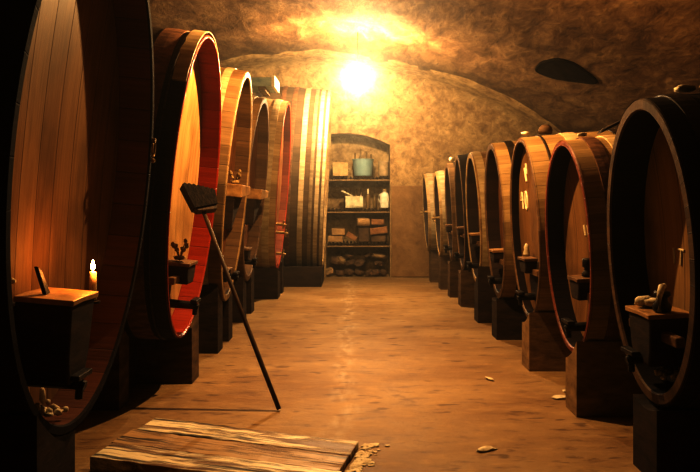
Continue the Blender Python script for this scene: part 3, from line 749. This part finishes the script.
for k, xx in enumerate((346, 350.5, 356.5, 361)):
    put_bottle(px(xx, 14.45), 14.45, S2, 1.15+.05*(k % 2), 'glass bottle behind the torn white box, %s' % ('beside its open flap', 'second from its open flap', 'third from its open flap', 'next to the clear bottle with the pale neck')[k], 'bottles behind the white box')
put_bottle(px(375), 14.45, S2, 1.05, 'dim bottle at the back of the middle shelf between jug and pale-necked bottle', 'bottles on the middle shelf')
t = thing('wine_bottle', 'bottle with pale capped neck between the torn box and the jug', 'bottle', (px(368), 14.15, S2), 'bottles on the middle shelf')
bottle_mesh(.37, .045).build('body', GLASS, t, smooth=True)
m = MB(); m.lathe([(.021, .27), (.022, .355), (.019, .376), (.001, .378)], seg=14); m.build('neck_foil', PAPERY, t)
def brick(xa, xb, h, z, rot, mat, label, Y=14.12, d=.11):
    x = (px(xa)+px(xb))/2; w = (px(xb)-px(xa))/2; m = MB()
    M = Matrix.Translation((x, Y, z+h/2+w*abs(sin(rot)))) @ Matrix.Rotation(rot, 4, 'Y')
    m.box((-w, -d, -h/2), (w, d, h/2), M); tag(m.build('brick', mat, bevel=.012), label, 'brick', 'bricks on the lowest shelf')
brick(328.5, 343, .12, S3, 0, BRICKP, 'flat pale brick lying at the vat end of the lowest niche shelf', 14.14)
brick(332, 345.2, .13, S3+.132, .0, BRICKP, 'pale brick lying on top of the flat pale one')
brick(346, 357, .10, S3+.0, .55, BRICK, 'brown brick tilted against its neighbour on the lowest shelf', 14.1, .09)
brick(358.5, 369, .27, S3, 0, STONE, 'dark upright block in the middle of the lowest niche shelf', 14.2, .10)
brick(371, 386, .13, S3+.0, 0, STONE, 'dark flat brick at the wall end of the lowest niche shelf', 14.22, .12)
brick(369.8, 387, .13, S3+.135, -.12, BRICK, 'brown brick tilted on the dark flat one', 14.15, .10)
brick(371, 384, .11, S3+.335, .0, BRICK, 'topmost brown brick at the wall end of the lowest shelf', 14.18, .10)
m = MB(); m.tube([(px(357), 14.1, S3+.39), (px(362), 14.12, S3+.39), (px(369), 14.15, S3+.38)], [.075, .085, .08], 14)
tag(m.build('log', BRICKP, bevel=.006), 'short pale round log lying on the dark upright block', 'log')
# stones at the foot of the niche
sl = [(-.52, .10, .13, .10, 1, 'small pale stone at the foot of the tallest cask by the niche'), (-.40, .30, .15, .12, 0, 'dark stone at the cask end of the niche floor, above the small pale one'), (-.30, .07, .10, .075, 0, 'dark stone on the niche floor, second from the cask end'),
      (-.28, .31, .14, .10, 1, 'greyish stone high in the heap near its cask end'), (-.12, .085, .14, .09, 0, 'broad dark stone on the niche floor left of the heap middle'), (-.10, .26, .17, .075, 0, 'long slanting dark stone across the heap'),
      (.08, .08, .12, .08, 0, 'dark stone at the bottom of the heap middle'), (.10, .255, .20, .10, 0, 'largest dark slab in the middle of the heap'), (.28, .075, .10, .08, 0, 'dark stone low in the heap, right of the middle'),
      (.42, .08, .13, .085, 0, 'flat dark stone on the niche floor near the plain wall'), (.57, .08, .09, .08, 0, 'last dark stone on the niche floor beside the plain wall'), (.48, .245, .18, .075, 0, 'long dark slab lying under the pale slab near the plain wall'),
      (.47, .40, .19, .07, 1, 'pale slab topping the heap near the plain wall'), (.27, .42, .08, .06, 0, 'small dark stone under the shelf, beside the pale slab'), (-.13, .40, .12, .05, 0, 'thin dark stone topping the heap near its middle')]
for i, (x, z, sx, sz, pale, lab) in enumerate(sl):
    m = MB(); m.rock((0, 0, 0), (sx*.84, .10, sz*.84), i+1, 2, .22, (-.3, .22, 0, .45, .1, -.28, .3, -.22, -.4, .1, .5, .12, .16, -.5, .1)[i])
    o = m.build('stone', STONEP if pale else STONE); o.location = (x*.98, 14.12+.12*(z > .2), z); tag(o, lab, 'stone', 'stones heaped under the niche shelves')

# ------------------------------------------------------------------ opening in the vault, lamp
def vault_skin(x, y):
    p = Vector((x, y*.7, 0)); return vault_z(x)+.055*noise.noise(p*.9)+.03*noise.noise(p*2.3)+.014*noise.noise(p*6)
vent = thing('vent_opening', 'long dark oval vent opening in the vault above the right row', 'vent opening', (2.9, 9.9, vault_skin(2.9, 9.9)))
def vent_ring(s):
    r = []
    for k in range(40):
        th = 2*pi*k/40; cx = cos(th); x = 2.92+.31*s*cx; y = 9.95-.25*cx*s+.42*s*sin(th)*(1-.5*cx)
        r.append((x, y))
    return r
m = MB(); vs = []
for s_, dz in ((1.0, -.03), (.8, -.02), (.55, -.02), (.25, -.02)): vs += [(x-2.9, y-9.9, vault_skin(x, y)+dz-vault_skin(2.9, 9.9)) for x, y in vent_ring(s_)]
fs = [(j*40+i, j*40+(i+1) % 40, (j+1)*40+(i+1) % 40, (j+1)*40+i) for j in range(3) for i in range(40)]+[tuple(range(120, 160))]
m.add(vs, fs); m.build('throat_shade', BLACKHOLE, vent, fixn=False)  # dark sheet under the uncut vault, coloured as the shade inside
m = MB(); rr = vent_ring(1.03); m.tube([(x-2.9, y-9.9, vault_skin(x, y)-.02-vault_skin(2.9, 9.9)) for x, y in rr+rr[:1]], .02, 8, caps=False)
m.build('lip', BLACKHOLE, vent, smooth=True)
lamp = thing('pendant_lamp', 'bare glowing bulb hanging under the vault near the end wall', 'lamp', (.04, 11.3, 3.47))
m = MB(); m.lathe([(.001, -.035), (.018, -.032), (.032, -.012), (.034, .008), (.026, .032), (.015, .055), (.014, .07)], seg=20); m.build('bulb', BULB, lamp, smooth=True)
m = MB(); m.lathe([(.018, .07), (.022, .075), (.022, .12), (.012, .135), (.006, .14)], seg=16); m.build('socket', IRON, lamp)
m = MB(); m.tube([(0, 0, .14), (0, 0, .66)], .005, 8); m.build('cord', IRON, lamp)

def light(name, loc, power, color, r):
    d = bpy.data.lights.new(name, 'POINT'); d.energy = power; d.color = color; d.shadow_soft_size = r
    o = bpy.data.objects.new(name, d); col.objects.link(o); o.location = loc; return o
WARM = (1.0, .71, .36)
light('bulb_light', (.04, 11.3, 3.45), 480, (1, .82, .54), .05)
light('aisle_bulb_light', (.05, 6.0, 3.36), 250, WARM, .03)
light('candle_light', (C1[0]+.02, C1[1]-.01, C1[2]+.20), 2.0, (1, .42, .10), .012)

# ------------------------------------------------------------------ world: dark, thin haze in the air
w = bpy.data.worlds.new('cellar_air'); scene.world = w; w.use_nodes = True
nt = w.node_tree; nt.nodes.clear()
out = nt.nodes.new('ShaderNodeOutputWorld'); bg = nt.nodes.new('ShaderNodeBackground'); bg.inputs[0].default_value = (.01, .008, .008, 1); bg.inputs[1].default_value = .2
nt.links.new(bg.outputs[0], out.inputs[0])
vol = nt.nodes.new('ShaderNodeVolumeScatter'); vol.inputs['Color'].default_value = (1, .9, .75, 1); vol.inputs['Density'].default_value = .0075; vol.inputs['Anisotropy'].default_value = .55
WN = NT(nt); geo = WN.n('ShaderNodeNewGeometry'); sep = WN.n('ShaderNodeSeparateXYZ'); WN.l(geo.outputs['Position'], sep.inputs[0])
far = WN.ramp(sep.outputs[1], 7.0, 12.5)          # mist thickens towards the far end of the cellar
WN.l(WN.math('MULTIPLY_ADD', far, .040, .004), vol.inputs['Density'])
nt.links.new(vol.outputs[0], out.inputs['Volume'])

# ------------------------------------------------------------------ camera
cd = bpy.data.cameras.new('camera'); cam = bpy.data.objects.new('camera', cd); col.objects.link(cam)
cam.location = (0, 0, 1.5); cam.rotation_euler = (pi/2, 0, 0)
cd.sensor_width = 36; cd.lens = 36*720/700; cd.clip_start = .05
cd.shift_x = -(355-350)/700; cd.shift_y = (200-236)/700
scene.camera = cam
scene.view_settings.view_transform = 'Standard'; scene.view_settings.look = 'None'
scene.cycles.use_denoising = True
w.cycles.homogeneous_volume = False; scene.cycles.max_bounces = 6; scene.cycles.diffuse_bounces = 1
scene.view_settings.exposure = 1.42; scene.view_settings.gamma = .55
